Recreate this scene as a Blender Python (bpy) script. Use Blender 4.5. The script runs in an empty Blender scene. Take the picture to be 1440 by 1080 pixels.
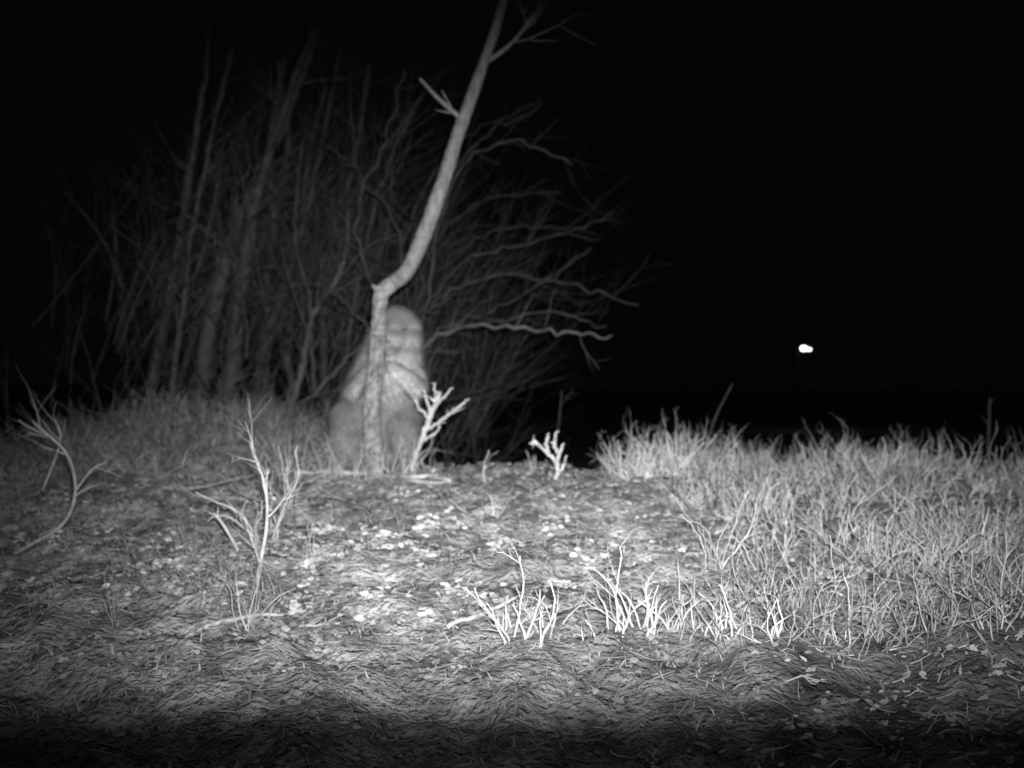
import bpy, math, random, time
import numpy as np
from mathutils import Vector, Matrix

F=1544.0; CH=0.9
def P(px,py,d): return Vector(((px-720)/F*d, d, CH-(py-540)/F*d))

# ---------------- noise / terrain ----------------
def _h(ix,iy,s):
    n=(ix.astype(np.int64)*374761393+iy.astype(np.int64)*668265263+s*1442695041)&0x7fffffff
    n=((n^(n>>13))*1274126177)&0x7fffffff
    n=n^(n>>16)
    return (n&0xffff)/65535.0
def vn(x,y,s=0):
    x=np.asarray(x,float); y=np.asarray(y,float)
    ix=np.floor(x); iy=np.floor(y); fx=x-ix; fy=y-iy
    fx=fx*fx*(3-2*fx); fy=fy*fy*(3-2*fy)
    a=_h(ix,iy,s);b=_h(ix+1,iy,s);c=_h(ix,iy+1,s);d=_h(ix+1,iy+1,s)
    return (a*(1-fx)+b*fx)*(1-fy)+(c*(1-fx)+d*fx)*fy-0.5
def _hs(ix,iy,s):
    n=(ix*374761393+iy*668265263+s*1442695041)&0x7fffffff
    n=((n^(n>>13))*1274126177)&0x7fffffff
    n=n^(n>>16)
    return (n&0xffff)/65535.0
def vs(x,y,s=0):
    ix=math.floor(x); iy=math.floor(y); fx=x-ix; fy=y-iy
    fx=fx*fx*(3-2*fx); fy=fy*fy*(3-2*fy)
    a=_hs(ix,iy,s);b=_hs(ix+1,iy,s);c=_hs(ix,iy+1,s);d=_hs(ix+1,iy+1,s)
    return (a*(1-fx)+b*fx)*(1-fy)+(c*(1-fx)+d*fx)*fy-0.5
def ss(a,b,x):
    t=np.clip((x-a)/(b-a),0,1); return t*t*(3-2*t)
def gz(x,y):
    x=np.asarray(x,float); y=np.asarray(y,float)
    zr=np.interp(y,[-50,0,1.2,2,2.6,4,5.3,5.8,6.3,7,8.5,14,36,300],[-.3,-.1,.07,.2,.29,.385,.445,.44,.36,.05,-.45,-.7,-.9,-.9])
    zl=np.interp(y,[-50,0,1.2,2,2.6,4,5.5,7.5,9,12,30,300],[-.3,-.1,.07,.2,.28,.36,.44,.54,.50,.42,.3,.6])
    t=ss(0.0,1.0,-(x+0.35)/0.9)
    z=zr*(1-t)+zl*t
    z=z+0.26*np.exp(-(((x+2.1)/.45)**2+((y-6.9)/.6)**2))
    z=z+0.12*np.exp(-(((x+1.5)/.3)**2+((y-6.6)/.4)**2))
    z=z-0.10*ss(1.9,2.8,x)*ss(3,5,y)
    z=z-0.10*ss(1.2,2.6,-x)*ss(6.6,4,y)
    z=z-0.14*ss(2.5,3.2,-x)*ss(5,7,y)
    z=z+0.03*np.exp(-(((x-.75)/.4)**2+((y-5.2)/.5)**2))
    f=np.where((y<12),1.0,0.0)
    z=z+f*(0.06*vn(x*1.7,y*1.7,1)+0.06*vn(x*5,y*5,2)+0.045*vn(x*13,y*13,3)+0.02*vn(x*34,y*34,4))
    z=z+0.3*vn(x*.08,y*.08,7)*ss(12,30,y)
    return z
GS=.02; gxs=np.arange(-7,7.001,GS); gys=np.arange(0,14.001,GS)
_X,_Y=np.meshgrid(gxs,gys); GG=gz(_X,_Y).tolist(); NX=len(gxs); NY=len(gys)
def g(x,y):
    u=(x+7)/GS; v=y/GS; i=int(u); j=int(v)
    if i<0 or j<0 or i>=NX-1 or j>=NY-1: return float(gz(x,y))
    u-=i; v-=j; a=GG[j]; b=GG[j+1]
    return (a[i]*(1-u)+a[i+1]*u)*(1-v)+(b[i]*(1-u)+b[i+1]*u)*v

# ---------------- mesh builder ----------------
CS={k:[(math.cos(2*math.pi*j/k),math.sin(2*math.pi*j/k)) for j in range(k)] for k in range(3,25)}
class MB:
    def __init__(s): s.v=[];s.f=[];s.c=[]
    def tube(s,pts,rad,sides=5,col=.4,rough=0,rng=None):
        n=len(pts)
        if n<2: return
        base=len(s.v)
        cs=CS[sides]; cal=callable(col); V=s.v; C=s.c; Fc=s.f
        for i,p in enumerate(pts):
            q0=pts[i-1] if i else pts[0]; q1=pts[i+1] if i<n-1 else pts[i]
            tx=q1[0]-q0[0]; ty=q1[1]-q0[1]; tz=q1[2]-q0[2]
            ax=ty*.17-tz*.9; ay=tz*.31-tx*.17; az=tx*.9-ty*.31
            l=math.sqrt(ax*ax+ay*ay+az*az)
            if l<1e-9: ax,ay,az,l=1.,0.,0.,1.
            ax/=l;ay/=l;az/=l
            bx=ty*az-tz*ay; by=tz*ax-tx*az; bz=tx*ay-ty*ax
            l=math.sqrt(bx*bx+by*by+bz*bz) or 1.
            bx/=l;by/=l;bz/=l
            R=rad[i]; x,y,z=p[0],p[1],p[2]
            for k in range(sides):
                r=R
                if rough: r*=1+rough*(rng.random()-.5)*2
                c_,s_=cs[k]; c_*=r; s_*=r
                V.append((x+ax*c_+bx*s_,y+ay*c_+by*s_,z+az*c_+bz*s_))
                C.append(col(i/(n-1),k) if cal else col)
        for i in range(n-1):
            o=base+i*sides
            for k in range(sides):
                k2=(k+1)%sides
                Fc.append((o+k,o+k2,o+sides+k2,o+sides+k))
        Fc.append(tuple(range(base+sides-1,base-1,-1)))
        Fc.append(tuple(range(base+(n-1)*sides,base+n*sides)))
    def poly(s,pts,col,faces):
        b=len(s.v); s.v.extend([tuple(p) for p in pts]); s.c.extend([col]*len(pts))
        for f in faces: s.f.append(tuple(b+i for i in f))
    def obj(s,name,mat,smooth=True,parent=None):
        me=bpy.data.meshes.new(name)
        nl=[len(f) for f in s.f]
        me.vertices.add(len(s.v)); me.vertices.foreach_set("co",np.array([tuple(v) for v in s.v],np.float32).ravel())
        fl=np.fromiter((i for f in s.f for i in f),np.int32)
        me.loops.add(len(fl)); me.loops.foreach_set("vertex_index",fl)
        me.polygons.add(len(nl)); st=np.concatenate([[0],np.cumsum(nl)[:-1]]).astype(np.int32)
        me.polygons.foreach_set("loop_start",st); me.polygons.foreach_set("loop_total",np.array(nl,np.int32))
        me.update(calc_edges=True)
        ca=me.color_attributes.new("Col",'FLOAT_COLOR','POINT')
        arr=np.ones((len(s.v),4),np.float32); arr[:,:3]=np.array(s.c,np.float32)[:,None]
        ca.data.foreach_set("color",arr.ravel())
        me.polygons.foreach_set("use_smooth",[bool(smooth)]*len(me.polygons))
        me.materials.append(mat)
        o=bpy.data.objects.new(name,me); bpy.context.collection.objects.link(o)
        if parent: o.parent=parent
        return o
def crom(pts,rad,sub=6):
    P_=[pts[0]+(pts[0]-pts[1])]+list(pts)+[pts[-1]+(pts[-1]-pts[-2])]
    o=[];r=[]
    for i in range(1,len(P_)-2):
        a,b,c,d=P_[i-1],P_[i],P_[i+1],P_[i+2]
        for k in range(sub):
            t=k/sub
            o.append(0.5*((2*b)+(c-a)*t+(2*a-5*b+4*c-d)*t*t+(3*b-a-3*c+d)*t**3))
            r.append(rad[i-1]*(1-t)+rad[i]*t)
    o.append(pts[-1].copy()); r.append(rad[-1]); return o,r
def rv(rng): return Vector((rng.gauss(0,1),rng.gauss(0,1),rng.gauss(0,1)))
def grow(M,p,d,L,r,depth,rng,wob=.15,up=.1,nb=3,col=.4,seg=.04,sides=4,ang=(.4,.9),shr=(.4,.7),bias=None):
    n=max(3,int(L/seg)); st=L/n
    G=rng.gauss; bx,by,bz=(bias[0],bias[1],bias[2]) if bias is not None else (0,0,0)
    l=d.length; dx,dy,dz=d.x/l,d.y/l,d.z/l; x,y,z=p[0],p[1],p[2]
    pts=[(x,y,z)]; dirs=[(dx,dy,dz)]
    for i in range(n):
        dx+=G(0,wob)+bx; dy+=G(0,wob)+by; dz+=G(0,wob)+up+bz
        l=math.sqrt(dx*dx+dy*dy+dz*dz) or 1; dx/=l;dy/=l;dz/=l
        x+=dx*st;y+=dy*st;z+=dz*st
        pts.append((x,y,z)); dirs.append((dx,dy,dz))
    rad=[r*(1-.65*i/n) for i in range(n+1)]
    c=col*(.7+.6*rng.random())
    M.tube(pts,rad,sides,c)
    if depth>0:
        for k in range(nb):
            i=rng.randint(max(1,int(n*.25)),n)
            t=Vector(dirs[i])
            q=rv(rng); q=q-t*q.dot(t)
            if q.length<1e-3: continue
            q.normalize(); a=rng.uniform(*ang)
            grow(M,pts[i],t*math.cos(a)+q*math.sin(a),L*rng.uniform(*shr),rad[i]*.75,depth-1,rng,wob,up,nb,col,seg,3,ang,shr,bias)

# ---------------- materials ----------------
def mat(name,rough=.85,nscale=25,lo=.6,hi=1.3,bump=.3,bscale=80,mult=1.0,spec=.2,bdist=.01,stretch=None):
    m=bpy.data.materials.new(name); m.use_nodes=True; nt=m.node_tree; N=nt.nodes; L=nt.links
    b=N["Principled BSDF"]; b.inputs["Roughness"].default_value=rough
    b.inputs["Specular IOR Level"].default_value=spec
    at=N.new("ShaderNodeAttribute"); at.attribute_name="Col"
    tc=N.new("ShaderNodeTexCoord"); vec=tc.outputs["Object"]
    if stretch:
        mp=N.new("ShaderNodeMapping"); mp.inputs["Scale"].default_value=stretch; L.new(vec,mp.inputs[0]); vec=mp.outputs[0]
    no=N.new("ShaderNodeTexNoise"); no.inputs["Scale"].default_value=nscale; no.inputs["Detail"].default_value=5
    L.new(vec,no.inputs["Vector"])
    mr=N.new("ShaderNodeMapRange"); mr.inputs[1].default_value=.3; mr.inputs[2].default_value=.7
    mr.inputs[3].default_value=lo*mult; mr.inputs[4].default_value=hi*mult
    L.new(no.outputs["Fac"],mr.inputs[0])
    vm=N.new("ShaderNodeVectorMath"); vm.operation='MULTIPLY'
    L.new(at.outputs["Color"],vm.inputs[0]); L.new(mr.outputs[0],vm.inputs[1])
    L.new(vm.outputs[0],b.inputs["Base Color"])
    if bump>0:
        n2=N.new("ShaderNodeTexNoise"); n2.inputs["Scale"].default_value=bscale; n2.inputs["Detail"].default_value=5
        L.new(vec,n2.inputs["Vector"])
        bp=N.new("ShaderNodeBump"); bp.inputs["Strength"].default_value=bump; bp.inputs["Distance"].default_value=bdist
        L.new(n2.outputs["Fac"],bp.inputs["Height"]); L.new(bp.outputs[0],b.inputs["Normal"])
    return m
M_ground=mat("soil_moss",.95,14,.5,1.5,1.0,60,bdist=.03)
M_leaf=mat("dead_leaf",.8,22,.5,1.45,.5,90)
M_stem=mat("dry_stem",.8,30,.7,1.2,0)
M_bark=mat("bark",.9,22,.65,1.3,.8,45,bdist=.007,stretch=(2.2,2.2,.8))
M_far=mat("thicket_bark",.95,12,.6,1.3,0)
M_fur=mat("beaver_fur",.8,18,.8,1.2,0)
M_skin=mat("beaver_skin",.6,60,.8,1.2,.6,160)

# ---------------- ground ----------------
def axis(a,b,st,lo,hi):
    c=list(np.arange(a,b,st)); s=st; x=c[-1]
    while x<hi: s*=1.25; x+=s; c.append(x)
    s=st; x=c[0]; pre=[]
    while x>lo: s*=1.25; x-=s; pre.append(x)
    return np.array(pre[::-1]+c)
xs=axis(-4.2,3.6,.024,-250,250); ys=axis(1.3,9.5,.024,-60,400)
X,Y=np.meshgrid(xs,ys); Z=gz(X,Y)
nx,ny=len(xs),len(ys)
vv=np.stack([X.ravel(),Y.ravel(),Z.ravel()],1)
idx=np.arange(nx*ny).reshape(ny,nx)
ff=np.stack([idx[:-1,:-1].ravel(),idx[:-1,1:].ravel(),idx[1:,1:].ravel(),idx[1:,:-1].ravel()],1)
me=bpy.data.meshes.new("ground"); me.vertices.add(len(vv)); me.vertices.foreach_set("co",vv.ravel())
me.loops.add(ff.size); me.loops.foreach_set("vertex_index",ff.ravel().astype(np.int32))
me.polygons.add(len(ff)); me.polygons.foreach_set("loop_start",np.arange(0,ff.size,4,dtype=np.int32))
me.polygons.foreach_set("loop_total",np.full(len(ff),4,np.int32)); me.update(calc_edges=True)
me.polygons.foreach_set("use_smooth",[True]*len(ff))
alb=.42+.24*vn(X*3,Y*3,21)+.34*vn(X*11,Y*11,22)+.26*vn(X*30,Y*30,23)
alb=np.clip(alb,.10,.7)
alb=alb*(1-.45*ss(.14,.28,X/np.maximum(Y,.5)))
alb=np.where(Y>8,.12,alb); alb=np.where(Y>13,.12+.38*ss(13,22,Y),alb)  # distant ground painted paler so its brightness blends into the night sky
ca=me.color_attributes.new("Col",'FLOAT_COLOR','POINT')
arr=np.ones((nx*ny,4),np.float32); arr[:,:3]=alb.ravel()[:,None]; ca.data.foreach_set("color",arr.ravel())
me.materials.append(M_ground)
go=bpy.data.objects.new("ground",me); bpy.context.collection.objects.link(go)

# ---------------- leaf litter ----------------
rng=random.Random(5)
patches=[(520,850,34),(460,750,20),(600,730,20),(780,745,18),(645,745,16),(830,800,20),(790,828,18),(560,700,20),(150,855,30),(640,840,20),(420,860,20),(440,800,16),(700,770,14),(540,760,14),(230,800,20),(330,830,18)]
def ground_at(px,py):
    d=1.5
    while d<9:
        p=P(px,py,d)
        if p.z<g(p.x,p.y): return p
        d+=.03
    return P(px,py,5)
PW=[(ground_at(a,b_),c) for a,b_,c in patches]
def leaf(M,c,size,tilt,yaw,col,asp=.5):
    asp*=rng.uniform(.5,1.2); k=rng.uniform(-.3,.35); U=rng.uniform
    n=[(-1,U(-.2,.2),0),(-.4+U(-.25,.25),asp*U(.5,1.3),k),(.45+U(-.25,.25),asp*U(.4,1.2),k+.1),(1,U(-.3,.3),U(-.2,.4)),(.4+U(-.25,.25),-asp*U(.4,1.2),.2-k),(-.45+U(-.25,.25),-asp*U(.4,1.3),.1)]
    R=Matrix.Rotation(yaw,3,'Z')@Matrix.Rotation(tilt,3,'X')@Matrix.Rotation(rng.uniform(-.5,.5),3,'Y')
    M.poly([c+R@(Vector(q)*size) for q in n],col,[(0,1,5),(1,2,4,5),(2,3,4)])
LL=MB()
for i in range(42000):
    y=1.5+5.2*rng.random()**1.1
    x=rng.uniform(-.53,.53)*y
    if x/y>.2 and rng.random()<.5: continue
    v=vs(x*8,y*6,31)+.8*vs(x*20,y*16,32)
    if rng.random()>.55+1.2*v: continue
    col=min(.72,max(.08,.35+.42*v+rng.gauss(0,.06)))
    sz=rng.uniform(.006,.017)*(.75 if y<2.7 else 1)
    if y<2.8: col=.6*col+.12
    leaf(LL,Vector((x,y,g(x,y)+.003+rng.random()*.008)),sz,rng.uniform(.0,1.2),rng.gauss(0,.8)if rng.random()<.5 else rng.uniform(0,6.3),col)
for (c,s) in PW:
    w=s/F*c.y
    for i in range(44):
        x=c.x+rng.gauss(0,.6)*w; y=c.y+rng.gauss(0,1.1)*w
        leaf(LL,Vector((x,y,g(x,y)+.010+rng.random()*.008)),rng.uniform(.006,.016),rng.uniform(.2,1.2),rng.gauss(0,.7),rng.uniform(.5,.78))
LL.obj("leaf_litter",M_leaf,False)

TW=MB()
for i in range(1500):
    y=1.6+4.6*rng.random(); x=rng.uniform(-.52,.52)*y
    L=rng.uniform(.02,.10); a=rng.gauss(0,.6)
    pts=[]
    for k in range(4):
        xx=x+math.cos(a)*L*k/3+rng.gauss(0,.004); yy=y+math.sin(a)*L*k/3
        pts.append(Vector((xx,yy,g(xx,yy)+.005+rng.random()*.012)))
    TW.tube(pts,[.002,.0019,.0015,.001],3,rng.uniform(.25,.6))
TW.obj("twig_litter",M_stem)

GR=MB()
def blade(M,x,y,h,w,col,lean=.4):
    p=Vector((x,y,g(x,y)-.004)); a=rng.uniform(0,6.28); dx=Vector((math.cos(a),math.sin(a),0))
    ln=Vector((rng.gauss(0,lean),rng.gauss(0,lean),0))*h
    s=dx*w
    m_=p+Vector((0,0,h*.55))+ln*.35; t=p+Vector((0,0,h*rng.uniform(.7,1)))+ln
    M.poly([p-s,p+s,m_+s*.7,m_-s*.7,t],col,[(0,1,2,3),(3,2,4)])
for i in range(16000):
    y=1.6+5.2*rng.random(); x=rng.uniform(-.55,.55)*y
    v=vs(x*3.1,y*3.1,41)
    if rng.random()>.5+1.2*v: continue
    blade(GR,x,y,rng.uniform(.012,.04),rng.uniform(.0012,.0028),rng.uniform(.2,.6),.7)
for i in range(12000):
    y=rng.uniform(5.6,9); x=-rng.uniform(.11,.52)*y
    v=vs(x*2.5,y*2.5,43)
    if rng.random()>.40+1.8*v: continue
    blade(GR,x,y,rng.uniform(.04,.12)*(1.3+1.6*v),.0035,rng.uniform(.15,.5),.8)
GR.obj("grass",M_stem,False)

# ---------------- heath shrubs ----------------
def shrub(M,x,y,h,n,spread,r,rng,col=.5,depth=2,nb=2,wob=.16,up=.06,seg=.028,s0=4):
    for k in range(n):
        a=rng.uniform(0,6.28); q=rng.random()**.5
        bx=x+math.cos(a)*q*spread*.35; by=y+math.sin(a)*q*spread*.35
        d=Vector((math.cos(a)*q*spread*1.1+rng.gauss(0,.14)*h*3,math.sin(a)*q*spread*1.1+rng.gauss(0,.14)*h*3,h*1.6)).normalized()
        grow(M,Vector((bx,by,g(bx,by)-.01)),d,h*rng.uniform(.5,1.05),r*rng.uniform(.7,1.15),depth,rng,wob,up,nb,col,seg,s0,(.3,.8),(.25,.5))
rs=random.Random(11)
T=MB()
for i in range(2000):
    y=2.55+4.15*rs.random()**.85
    hx=rs.uniform(.10,.58)
    x=hx*y
    if hx<.20 and y<4.2: continue
    if hx<.15 and y<4.9: continue
    dn=vs(x*2.6,y*2.6,51)+.5*vs(x*6,y*6,53)
    if rs.random()>.55+1.4*dn: continue
    h=rs.uniform(.11,.21)*(1.0 if y>4.0 else .95)*(1+.7*dn)
    if hx>.42: h*=.92
    shrub(T,x,y,h,rs.randint(3,5),.2,(.0042 if y>3.6 else .0028),rs,rs.uniform(.15,.8),2,2,.26,s0=3)
T.obj("bilberry_thicket",M_stem)
T=MB()
for i in range(420):
    y=2.8+4.4*rs.random(); x=-rs.uniform(.10,.56)*y
    dn=vs(x*2.2,y*2.2,52)
    if rs.random()>.55+1.3*dn: continue
    shrub(T,x,y,rs.uniform(.05,.17),rs.randint(2,4),.12,.003 if y>3.6 else .0022,rs,rs.uniform(.3,.55),1,2,s0=3)
T.obj("bilberry_undergrowth",M_stem)
T=MB()
for i in range(620):
    y=rs.uniform(5.5,8.4); hx=rs.uniform(.14,.54); x=-hx*y
    dn=vs(x*1.9,y*1.9,58)+.4*vs(x*5,y*5,59)
    hump=math.exp(-((x+2.1)/.55)**2)
    if rs.random()>.45+1.6*dn+.3*hump: continue
    h=rs.uniform(.14,.28)*(1+1.1*dn)*(.8+.45*hump)
    shrub(T,x,y,h,rs.randint(5,8),.34,.0045,rs,rs.uniform(.22,.65),2,2,.28,.02,.05,3)
T.obj("bramble_thicket",M_stem)
ind=[(370,760,150,9,.12,.0046,.6),(400,720,110,9,.12,.0042,.55),(355,885,110,8,.10,.0040,.6),(440,800,90,5,.10,.0035,.5),
 (740,900,125,9,.16,.0052,.85),(770,893,85,6,.10,.0048,.85),(715,890,60,5,.08,.0042,.8),(868,893,150,5,.07,.0050,.8),(910,900,85,9,.10,.0052,.85),(945,897,75,8,.08,.0048,.85),(885,900,60,6,.08,.0048,.85),
 (1020,900,85,9,.12,.0050,.85),(1050,900,60,6,.12,.0046,.85),(1095,903,75,8,.12,.0050,.85),(830,897,50,4,.08,.0044,.8),(985,895,60,5,.1,.0046,.8),(1010,800,140,8,.12,.0042,.6),(690,730,50,6,.12,.003,.7),
 (1400,897,60,8,.12,.004,.65),(1300,820,110,10,.2,.0038,.55),(1150,860,110,10,.2,.0038,.6),(1080,800,110,10,.2,.0038,.6),(1220,800,120,10,.2,.0038,.6),(980,860,80,7,.14,.004,.6),(1200,895,80,8,.16,.004,.6),(1300,895,80,8,.16,.004,.55)]
for (px,py,hp,n,sp,r,c) in ind:
    p=ground_at(px,py); T=MB()
    shrub(T,p.x,p.y,hp/F*p.y,n,sp,r*(.7 if p.y<3.4 else 1),rs,c,2,2,.22,seg=.022)
    T.obj("bilberry_shrub",M_stem)
for (x,y,h,n,sp,r,c) in [(.66,5.0,.27,34,.24,.0048,.7),(.56,4.95,.22,20,.16,.0044,.65),(.80,5.05,.25,26,.22,.0046,.65),(.92,4.9,.20,18,.2,.0042,.6),
 (1.12,5.0,.22,18,.3,.0042,.6),(1.35,5.1,.24,20,.3,.0042,.6),(1.6,5.0,.25,20,.35,.0042,.6),(1.85,5.1,.25,20,.35,.0042,.55),(2.1,5.1,.23,18,.35,.0042,.5),(2.35,5.1,.20,14,.3,.004,.45),
 (1.2,4.2,.24,14,.3,.004,.6),(1.6,4.1,.24,14,.3,.004,.6),(.95,4.1,.20,10,.2,.004,.65),
 (-.13,5.2,.20,1,.02,.0055,.85),(.09,5.2,.15,2,.03,.004,.7),(.48,5.3,.16,3,.04,.004,.6),
 (-1.05,5.3,.24,12,.16,.0034,.5),(-.92,5.35,.22,10,.14,.0034,.55),(-.80,5.3,.28,9,.12,.0036,.6),(-.70,5.25,.16,7,.12,.003,.55),(-.60,5.35,.24,9,.12,.0036,.6),(-.50,5.3,.24,9,.10,.0036,.6),(-1.2,5.4,.26,12,.18,.0036,.5),(-.86,5.15,.14,8,.12,.003,.5),(-.42,5.4,.14,7,.1,.003,.5)]:
    T=MB(); shrub(T,x,y,h,n,sp,r,rs,c,2,2,.2,seg=.024); T.obj("bilberry_shrub",M_stem)

def guided(M,pl,ds,ws,col,rng,tw=0,twL=.2,twr=.4,depth=1,sub=6,sides=6,wobble=0,up=.03,bias=None,nb=3):
    pts=[P(a,b_,d) for (a,b_),d in zip(pl,ds)]
    rad=[w*.5/F*d for w,d in zip(ws,ds)]
    o,r=crom(pts,rad,sub)
    if wobble: o=[q+rv(rng)*wobble for q in o]
    M.tube(o,r,sides,col)
    for k in range(tw):
        i=rng.randint(int(len(o)*.25),len(o)-2); t=(o[i+1]-o[i]).normalized()
        q=rv(rng); q=(q-t*q.dot(t)).normalized(); a=rng.uniform(.35,.95)
        grow(M,o[i],t*math.cos(a)+q*math.sin(a),twL*rng.uniform(.5,1.2),max(r[i]*twr,.0015),depth,rng,.12,up,nb,col,.07,4,bias=bias)
T=MB(); d=5.35
guided(T,[(578,665),(590,625),(600,600),(606,580),(618,552)],[d]*5,[6,7,8,9,5],.7,rs,4,.06,.6,0,wobble=.003)
for e in [((606,580),(600,560),(597,548)),((608,575),(622,560),(636,546)),((606,588),(590,575),(583,560)),((600,605),(622,590),(640,575)),((612,566),(612,552),(609,540)),((622,590),(645,572),(660,560)),((594,620),(608,612),(620,600))]:
    guided(T,list(e),[d,d-.03,d-.05],[5,4,2],.7,rs,3,.05,.6,0,wobble=.003)
T.obj("heath_sprig",M_stem)
T=MB(); d=5.0
guided(T,[(777,698),(782,670),(785,645),(792,622)],[d]*4,[7,7,6,3],.75,rs,4,.05,.6,0,wobble=.003)
for e in [((785,650),(770,638),(750,618)),((782,670),(792,655),(797,640)),((772,640),(768,622),(772,608)),((785,640),(780,622),(783,606)),((760,628),(752,622),(745,624))]:
    guided(T,list(e),[d,d-.03,d-.05],[6,5,2],.75,rs,2,.04,.6,0,wobble=.003)
T.obj("heath_sprig",M_stem)
T=MB(); d=4.0
guided(T,[(-20,800),(45,765),(90,735),(106,690),(95,640),(60,605),(45,592)],[3.6,3.8,3.9,4,4.1,4.1,4.1],[5,5,5,5,4,3,2],.5,rs,5,.16,.6,1)
guided(T,[(106,690),(130,660),(150,650)],[4,4.1,4.1],[4,3,2],.45,rs,2,.12,.6,0)
guided(T,[(60,690),(85,620),(75,585)],[4.3,4.3,4.3],[4,3,2],.4,rs,4,.14,.6,0)
T.obj("dead_fern_stem",M_stem)
T=MB()
guided(T,[(345,800),(330,765),(312,735),(300,722)],[3.6]*4,[5,5,4,3],.65,rs,2,.05,.6,0)
guided(T,[(368,885),(362,820),(375,740),(372,680),(350,620)],[3.1,3.2,3.3,3.4,3.5],[6,6,5,4,2],.65,rs,10,.13,.6,1)
T.obj("dead_weed_stem",M_stem)
T=MB()
guided(T,[(985,660),(1005,590),(1030,540)],[6.2]*3,[4,3,2],.06,rs,1,.1,.6,0)
guided(T,[(1385,700),(1390,620),(1392,560)],[6.6]*3,[5,4,3],.08,rs,2,.1,.6,0)
guided(T,[(770,690),(785,600),(790,550)],[6.4,6.4,6.4],[4,3,2],.05,rs,5,.16,.6,1)
T.obj("bare_sapling",M_stem)
for pl,ws,c in [([(285,893),(330,880),(405,873)],[7,7,4],.65),([(625,893),(680,872),(725,850)],[8,7,5],.65),([(415,668),(500,672),(590,676),(625,668)],[6,8,7,4],.7),([(540,668),(580,683),(640,684)],[5,5,3],.6),([(610,668),(618,656),(630,653),(640,662)],[5,7,7,4],.85),([(1005,760),(1055,735)],[6,4],.5),([(420,893),(480,888)],[5,4],.6),([(250,700),(420,660),(440,650)],[4,4,3],.35)]:
    T=MB(); pts=[]
    for (a,b_) in pl:
        q=ground_at(a,b_); q.z=g(q.x,q.y)+.015; pts.append(q)
    rad=[w*.5/F*q.y for w,q in zip(ws,pts)]
    o,r=crom(pts,rad,5); T.tube([q+rv(rs)*.003 for q in o],r,6,c); T.obj("fallen_stick",M_bark)

# ---------------- leaning tree ----------------
rt=random.Random(3)
tree=bpy.data.objects.new("leaning_tree",None); bpy.context.collection.objects.link(tree)
T=MB()
tp=[(530,690),(528,655),(523,600),(525,540),(531,480),(534,432),(537,412),(551,399),(573,380),(597,328),(613,285),(630,235),(642,195),(660,145),(678,95),(700,30),(716,-40),(722,-130)]
tw=[44,32,27,26,24,21,23,22,22,23,22,20,19,18,15,13,11,8]
dd=[5.6]*8+[5.58,5.55,5.52,5.5,5.5,5.5,5.5,5.5,5.5,5.5]
pts=[P(a,b_,d) for (a,b_),d in zip(tp,dd)]; rad=[w*.5/F*d for w,d in zip(tw,dd)]
o,r=crom(pts,rad,14)
n=len(o)
def tcol(t,k):
    low=max(0,1-t/.34)
    c=.27+.12*low
    if .3<t<.42: c=.40
    return c*(1+(.5 if t<.38 else .14)*rt.uniform(-1,1))
r=[a*(1+.035*math.sin(i*.37)+.02*math.sin(i*1.3+1)+(.06*rt.uniform(-1,1) if i<75 else .012*rt.uniform(-1,1))) for i,a in enumerate(r)]
T.tube(o,r,18,tcol,.025,rt)
T.obj("trunk",M_bark,parent=tree)
T=MB()
guided(T,[(650,168),(635,155),(615,137),(590,110)],[5.5,5.48,5.45,5.4],[8,7,6,4],.3,rt,2,.12,.5,0)
guided(T,[(536,414),(529,406),(524,401)],[5.6,5.58,5.55],[12,8,4],.3,rt)
guided(T,[(680,90),(720,60),(760,10)],[5.5,5.55,5.6],[8,6,4],.3,rt,4,.3,.5,1)
T.obj("branches",M_bark,parent=tree)

# ---------------- background thicket ----------------
rb=random.Random(8)
tr=[([(200,600),(225,480),(246,380),(262,270),(285,130),(300,-20)],[16,15,13,10,8,6],9.5),
 ([(236,600),(248,500),(262,400),(272,320),(300,180),(330,60)],[9,9,8,7,6,4],9),
 ([(280,600),(292,480),(312,390),(335,310),(375,230),(420,120),(470,-20)],[26,24,20,16,12,10,7],9.3),
 ([(318,600),(330,480),(345,370),(362,270),(395,170),(440,40)],[26,23,20,16,12,8],9),
 ([(300,600),(335,470),(352,380),(390,280),(405,200),(390,80)],[12,11,10,9,8,6],9.8),
 ([(345,600),(370,500),(395,420),(430,300),(455,190),(480,60)],[16,14,11,9,7,5],9.2),
 ([(400,610),(425,520),(442,440),(470,400),(487,350),(490,290)],[11,10,9,8,6,4],7.8),
 ([(440,560),(436,430),(415,330),(425,200)],[7,6,5,4],8.4),
 ([(405,590),(450,545),(505,490),(560,440)],[7,6,5,3],7.2),
 ([(370,600),(372,500),(376,400),(385,300),(380,200),(400,80)],[16,14,12,10,8,6],9.6),
 ([(255,600),(300,440),(330,340),(330,200)],[9,9,7,5],9.9),
 ([(460,600),(455,480),(462,360),(500,220),(520,90)],[13,12,10,8,6],9.4),
 ([(420,600),(405,480),(425,360),(430,240),(460,120)],[12,11,9,7,5],9.7),
 ([(230,600),(270,480),(290,330),(350,160)],[12,11,9,6],10.2),
 ([(470,600),(500,420),(540,250),(600,120)],[9,8,6,4],9.2),
 ([(340,600),(400,440),(480,300),(590,140)],[9,8,7,5],9.6)]
for pl,ws,d in tr:
    T=MB(); ds=[d+rb.uniform(-.2,.2) for _ in pl]
    q=P(*pl[0],ds[0]); c=rb.uniform(.09,.16)
    guided(T,pl,ds,ws,c,rb,14,.7,.3,2,8,7,.006,.04,Vector((.03,0,0)))
    foot=Vector((q.x-.05,q.y,g(q.x,q.y)-.1)); T.tube([foot,q],[ws[0]*.6/F*d,ws[0]*.5/F*d],7,c)
    T.obj("alder_tree",M_far)
T=MB(); root=(575,600)
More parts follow.
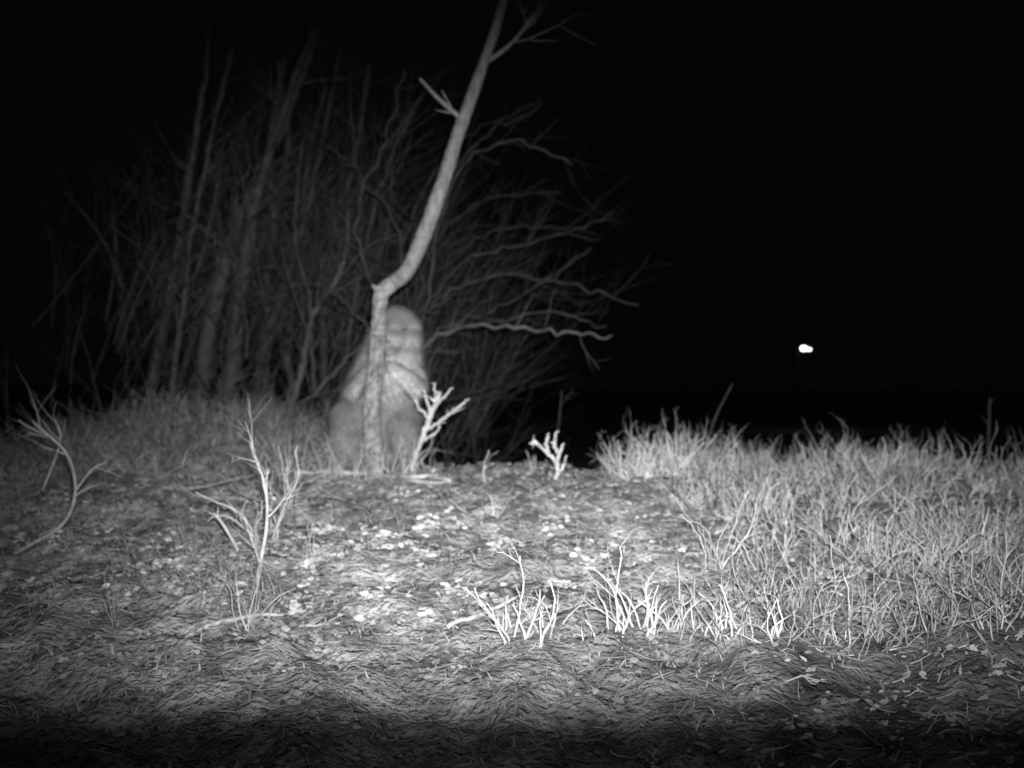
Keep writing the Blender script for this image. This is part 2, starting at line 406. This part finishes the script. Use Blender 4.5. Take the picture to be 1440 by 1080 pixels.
fans=[[(585,560),(590,500),(640,463),(740,462),(800,468),(860,475)],
 [(580,560),(585,470),(625,420),(690,390),(780,395),(895,430)],
 [(580,560),(590,450),(650,370),(730,345),(800,325),(865,300)],
 [(575,560),(580,430),(620,330),(690,280),(790,270)],
 [(570,560),(560,400),(600,260),(680,180),(770,140)],
 [(590,560),(640,460),(690,440),(760,400),(830,350)],
 [(560,560),(520,400),(500,300),(540,200),(570,100)],
 [(590,580),(640,560),(690,545),(718,520)],
 [(580,560),(600,420),(640,250),(720,200),(800,230)],
 [(585,560),(610,470),(680,455),(780,440),(850,460)],
 [(580,560),(600,400),(680,330),(760,320),(850,340)],
 [(575,560),(600,340),(660,210),(760,150)],
 [(585,560),(560,330),(500,240),(450,200)],
 [(575,560),(500,440),(440,400),(380,420)]]
for k,pl in enumerate(fans):
    n_=len(pl); d0=7.6; d1=rb.uniform(7.4,9.0) if k else 7.1
    ds=[d0+(d1-d0)*i/(n_-1) for i in range(n_)]
    ws=[6.5-4*i/(n_-1) for i in range(n_)]
    if k==0: ws=[7,7,5,5,4,3]
    pl=[root]+pl; ds=[d0]+ds; ws=[8]+ws
    guided(T,pl,ds,ws,rb.uniform(.05,.095) if k else .19,rb,12 if k else 7,.4,.35,2 if k else 1,7,5,.014,.04,Vector((.02,0,.0)),2)
q=P(575,600,7.6); T.tube([Vector((q.x,q.y,g(q.x,q.y)-.15)),q],[.05,.03],7,.1)
T.obj("willow_shrub",M_far)
T=MB()
for i in range(380):
    x=rb.uniform(-4.2,-.3)*(1 if rb.random()<.5 else .8); y=rb.uniform(8.5,12.5)
    z=g(x,y)+rb.random()**.7*1.3
    grow(T,Vector((x,y,z)),Vector((rb.gauss(.3,.3),rb.gauss(0,.3),1)),rb.uniform(.6,1.7),.013,2,rb,.10,.03,3,.095,.17,4)
T.obj("twig_thicket",M_far)

# ---------------- beaver ----------------
D=5.86
bv=bpy.data.objects.new("beaver",None); bpy.context.collection.objects.link(bv)
import bmesh
_b=bmesh.new(); bmesh.ops.create_uvsphere(_b,u_segments=20,v_segments=12,radius=1)
SV=np.array([v.co[:] for v in _b.verts]); SF=[[v.index for v in f.verts] for f in _b.faces]; _b.free()
BVs=[];BFs=[]
def ell(c,rx,ry,rz):
    b0=len(BVs)*len(SV); BVs.append(SV*np.array([rx,ry,rz])+np.array(c[:])); BFs.extend([[i+b0 for i in f] for f in SF])
def chain(pts,rad,sub=8,flat=1):
    o,r=crom(pts,rad,sub)
    for q,a in zip(o,r): ell(q,a,a*flat,a)
S=D/F
def B(px,py,dy=0):
    d=D+dy; return P(px,py,d)
spine=[B(530,640,.06),B(531,600,.08),B(535,565,.06),B(542,535,.02),B(549,508,-.03),B(554,485,-.07),B(558,468,-.10)]
rr=[56*S,60*S,58*S,52*S,46*S,41*S,37*S]
chain(spine,rr,6,.85)
chain([B(557,466,-.14),B(552,476,-.19),B(548,485,-.22)],[25*S,18*S,12*S],5)
ell(B(536,442,-.08),.018,.012,.016); ell(B(580,444,-.08),.018,.012,.016)
armR=[B(580,525,-.06),B(586,546,-.15),B(572,532,-.22),B(552,516,-.245)]
chain(armR,[20*S,15*S,12*S,9*S],6)
chain([B(508,530,-.06),B(496,550,-.14),B(505,535,-.22),B(520,518,-.245)],[19*S,14*S,10*S,8*S],6)
chain([B(564,590,0),B(568,618,-.08),B(572,648,-.04)],[32*S,24*S,14*S],6)
chain([B(493,590,0),B(486,618,-.08),B(484,648,-.04)],[32*S,24*S,14*S],6)
gzf=g(P(530,650,D).x,D)
for px,sx in ((578,1),(480,-1)):
    hx_=B(px,640).x
    heel=Vector((hx_,D-.03,g(hx_,D-.03)+.03))
    for a in (-.45,-.2,.05,.3,.55):
        tip=heel+Vector((math.sin(a*1.0+sx*.2)*.15,-math.cos(a)*.15,-.012))
        chain([heel,(heel+tip)/2+Vector((0,0,.008)),tip],[.024,.015,.009],4)
    ell(heel+Vector((sx*.015,-.075,-.006)),.05,.07,.012)
me=bpy.data.meshes.new("body"); me.from_pydata(np.concatenate(BVs).tolist(),[],BFs)
tmp=bpy.data.objects.new("tmp",me); bpy.context.collection.objects.link(tmp)
m1=tmp.modifiers.new("r",'REMESH'); m1.mode='VOXEL'; m1.voxel_size=.0095
m2=tmp.modifiers.new("s",'SMOOTH'); m2.iterations=10; m2.factor=.5
dg=bpy.context.evaluated_depsgraph_get(); dg.update()
me2=bpy.data.meshes.new_from_object(tmp.evaluated_get(dg)); bpy.data.objects.remove(tmp)
def bcol(p):
    zz=(p.z-.9)/S; c=.40
    c+=.03*math.sin((p.z-.9)*40+p.x*12)
    xx=p.x-B(548,0).x
    if xx>0 and 5<zz<80:
        k=min(1,xx/.03)*min(1,(zz-5)/10)
        c+=k*(.13*math.sin((zz-30)*.27)+.06)
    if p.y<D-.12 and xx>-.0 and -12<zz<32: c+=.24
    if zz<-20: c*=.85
    return c
ca=me2.color_attributes.new("Col",'FLOAT_COLOR','POINT')
arr=np.ones((len(me2.vertices),4),np.float32)
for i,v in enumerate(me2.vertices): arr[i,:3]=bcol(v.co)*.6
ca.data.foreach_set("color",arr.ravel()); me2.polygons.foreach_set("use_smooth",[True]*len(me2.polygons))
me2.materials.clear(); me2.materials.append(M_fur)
bo=bpy.data.objects.new("body",me2); bpy.context.collection.objects.link(bo); bo.parent=bv
FU=MB(); rf=random.Random(2); ps=[(p.center.copy(),p.normal.copy()) for p in me2.polygons]
for cc,n_ in rf.choices(ps,k=32000):
    c=cc+rv(rf)*.003
    if c.z<gzf+.05: continue
    dn=Vector((0,0,-1)); dn=dn-n_*dn.dot(n_)
    cl=.35*vs(c.x*28,c.z*28,77)
    dirn=(dn.normalized() if dn.length>.05 else Vector((0,1,0)))*1.0+Vector((cl,0,0))+n_*.5+rv(rf)*.2; dirn.normalize()
    L=rf.uniform(.012,.022) if c.z>1.12 else rf.uniform(.020,.036)
    s_=dirn.cross(n_)
    if s_.length<1e-3: continue
    s_=s_.normalized()*.0015
    FU.poly([c-s_,c+s_,c+dirn*L],bcol(c)*rf.uniform(.65,1.35)*(1+.5*cl),[(0,1,2)])
FU.obj("fur",M_fur,False,bv)
T=MB(); tx=[(0,.035,.02),(.06,.05,.017),(.14,.065,.013),(.22,.062,.01),(.28,.04,.008),(.31,.01,.005)]
bx=B(500,640).x; by=D+.17
for l,w,h in tx:
    cx=bx-l*.75; cy=by+l*.66; z=g(cx,cy)+.025
    for k in range(12):
        th=2*math.pi*k/12
        T.v.append(Vector((cx+math.cos(th)*w*.66,cy+math.cos(th)*w*.75,z+math.sin(th)*h))); T.c.append(.12)
for i in range(len(tx)-1):
    for k in range(12): T.f.append((i*12+k,i*12+(k+1)%12,(i+1)*12+(k+1)%12,(i+1)*12+k))
T.obj("tail",M_skin,parent=bv)
me_=bpy.data.materials.new("eye"); me_.use_nodes=True
e=me_.node_tree.nodes["Principled BSDF"]; e.inputs["Base Color"].default_value=(.01,.01,.01,1); e.inputs["Roughness"].default_value=.35
def ball(name,c,sx,sy,sz,m,par):
    b_=bmesh.new(); bmesh.ops.create_uvsphere(b_,u_segments=16,v_segments=10,radius=1,matrix=Matrix.Translation(c)@Matrix.Diagonal((sx,sy,sz,1)))
    q=bpy.data.meshes.new(name); b_.to_mesh(q); b_.free()
    a=q.color_attributes.new("Col",'FLOAT_COLOR','POINT'); a.data.foreach_set("color",[.2,.2,.2,1]*len(q.vertices))
    q.materials.append(m); q.polygons.foreach_set("use_smooth",[True]*len(q.polygons))
    o_=bpy.data.objects.new(name,q); bpy.context.collection.objects.link(o_); o_.parent=par
ball("eye_left",B(540,464,-.215),.007,.007,.007,me_,bv); ball("eye_right",B(570,463,-.215),.007,.007,.007,me_,bv)
ball("nose",B(547,481,-.26),.012,.009,.009,M_skin,bv)
T=MB()
T.poly([B(543,491,-.25),B(549,491,-.25),B(548,497,-.255),B(544,497,-.255)],.3,[(0,1,2,3)])
T.obj("incisors",M_skin,False,bv)
T=MB()
for sx,px,py in ((1,552,516),(-1,520,518)):
    for k in range(5):
        s0=B(px,py-6+k*3.5,-.25); T.tube([s0,s0+Vector((-sx*.02,-.02,.004)),s0+Vector((-sx*.038,-.022,-.002))],[.0055,.0048,.002],6,.3)
T.obj("fingers",M_skin,parent=bv)

# ---------------- distant lamp ----------------
lp=bpy.data.objects.new("street_lamp",None); bpy.context.collection.objects.link(lp)
c=P(1132,490,45)
T=MB(); gx=g(c.x-.25,45)
T.tube([Vector((c.x-.25,45.1,gx-.2)),Vector((c.x-.25,45.1,c.z+.3))],[.03,.02],10,.03)
T.tube([Vector((c.x-.25,45.1,c.z+.3)),Vector((c.x,45,c.z+.33)),Vector((c.x+.25,45,c.z+.25))],[.015,.015,.015],8,.03)
T.tube([Vector((c.x-.05,45,c.z+.3)),Vector((c.x-.05,45,c.z+.12))],[.03,.14],12,.03)
T.tube([Vector((c.x+.2,45,c.z+.26)),Vector((c.x+.2,45,c.z+.07))],[.02,.08],12,.03)
T.obj("pole_and_shades",M_far,parent=lp)
mE=bpy.data.materials.new("lamp_glow"); mE.use_nodes=True
pe=mE.node_tree.nodes["Principled BSDF"]; pe.inputs["Emission Color"].default_value=(1,1,1,1); pe.inputs["Emission Strength"].default_value=6
ball("bulb_large",c+Vector((-.05,0,0)),.12,.12,.08,mE,lp); ball("bulb_small",c+Vector((.19,0,-.04)),.055,.055,.045,mE,lp)

# ---------------- trail camera infrared lamp ----------------
ld=bpy.data.lights.new("infrared_lamp",'SPOT'); ld.energy=1450; ld.spot_size=math.radians(84); ld.spot_blend=.4; ld.shadow_soft_size=.03
lo=bpy.data.objects.new("infrared_lamp",ld); bpy.context.collection.objects.link(lo)
lo.location=(0.03,0,CH+.10); lo.rotation_euler=(math.radians(90),0,0)
ld.use_nodes=True; nt=ld.node_tree; N=nt.nodes; L=nt.links
em=N["Emission"]; tc=N.new("ShaderNodeTexCoord"); sp=N.new("ShaderNodeSeparateXYZ"); L.new(tc.outputs["Normal"],sp.inputs[0])
def math_(op,a,b_=None):
    m_=N.new("ShaderNodeMath"); m_.operation=op
    for i,q in enumerate((a,b_)):
        if q is None: continue
        if isinstance(q,(int,float)): m_.inputs[i].default_value=q
        else: L.new(q,m_.inputs[i])
    return m_.outputs[0]
def mr_(v,a,b_,c_,d_):
    m_=N.new("ShaderNodeMapRange"); m_.interpolation_type='SMOOTHSTEP'
    for i,q in enumerate((a,b_,c_,d_)): m_.inputs[i+1].default_value=q
    L.new(v,m_.inputs[0]); return m_.outputs[0]
h=math_('ABSOLUTE',math_('SUBTRACT',math_('MULTIPLY',math_('DIVIDE',sp.outputs[0],sp.outputs[2]),-1),.06))
v=math_('MULTIPLY',math_('DIVIDE',sp.outputs[1],sp.outputs[2]),-1)
fv=math_('MULTIPLY',math_('MULTIPLY',mr_(v,-.37,-.26,.02,1),mr_(v,-.28,-.10,.36,1)),mr_(v,.10,.34,1,.03))
fh=mr_(h,.12,.60,1,.14)
L.new(math_('MULTIPLY',fv,fh),em.inputs["Strength"])

# ---------------- world, camera ----------------
w=bpy.data.worlds.new("World"); bpy.context.scene.world=w; w.use_nodes=True
bg=w.node_tree.nodes["Background"]; bg.inputs[0].default_value=(1,1,1,1); bg.inputs[1].default_value=.0014
cd=bpy.data.cameras.new("camera"); co=bpy.data.objects.new("camera",cd); bpy.context.collection.objects.link(co)
co.location=(0,0,CH); co.rotation_euler=(math.radians(90),0,0)
cd.lens=36*F/1440; cd.sensor_width=36; cd.clip_end=1000; cd.clip_start=.05
cd.dof.use_dof=True; cd.dof.focus_distance=2.2; cd.dof.aperture_fstop=cd.lens/1000/.012
bpy.context.scene.camera=co
sc=bpy.context.scene; sc.view_settings.view_transform='Standard'; sc.view_settings.look='None'; sc.view_settings.exposure=0
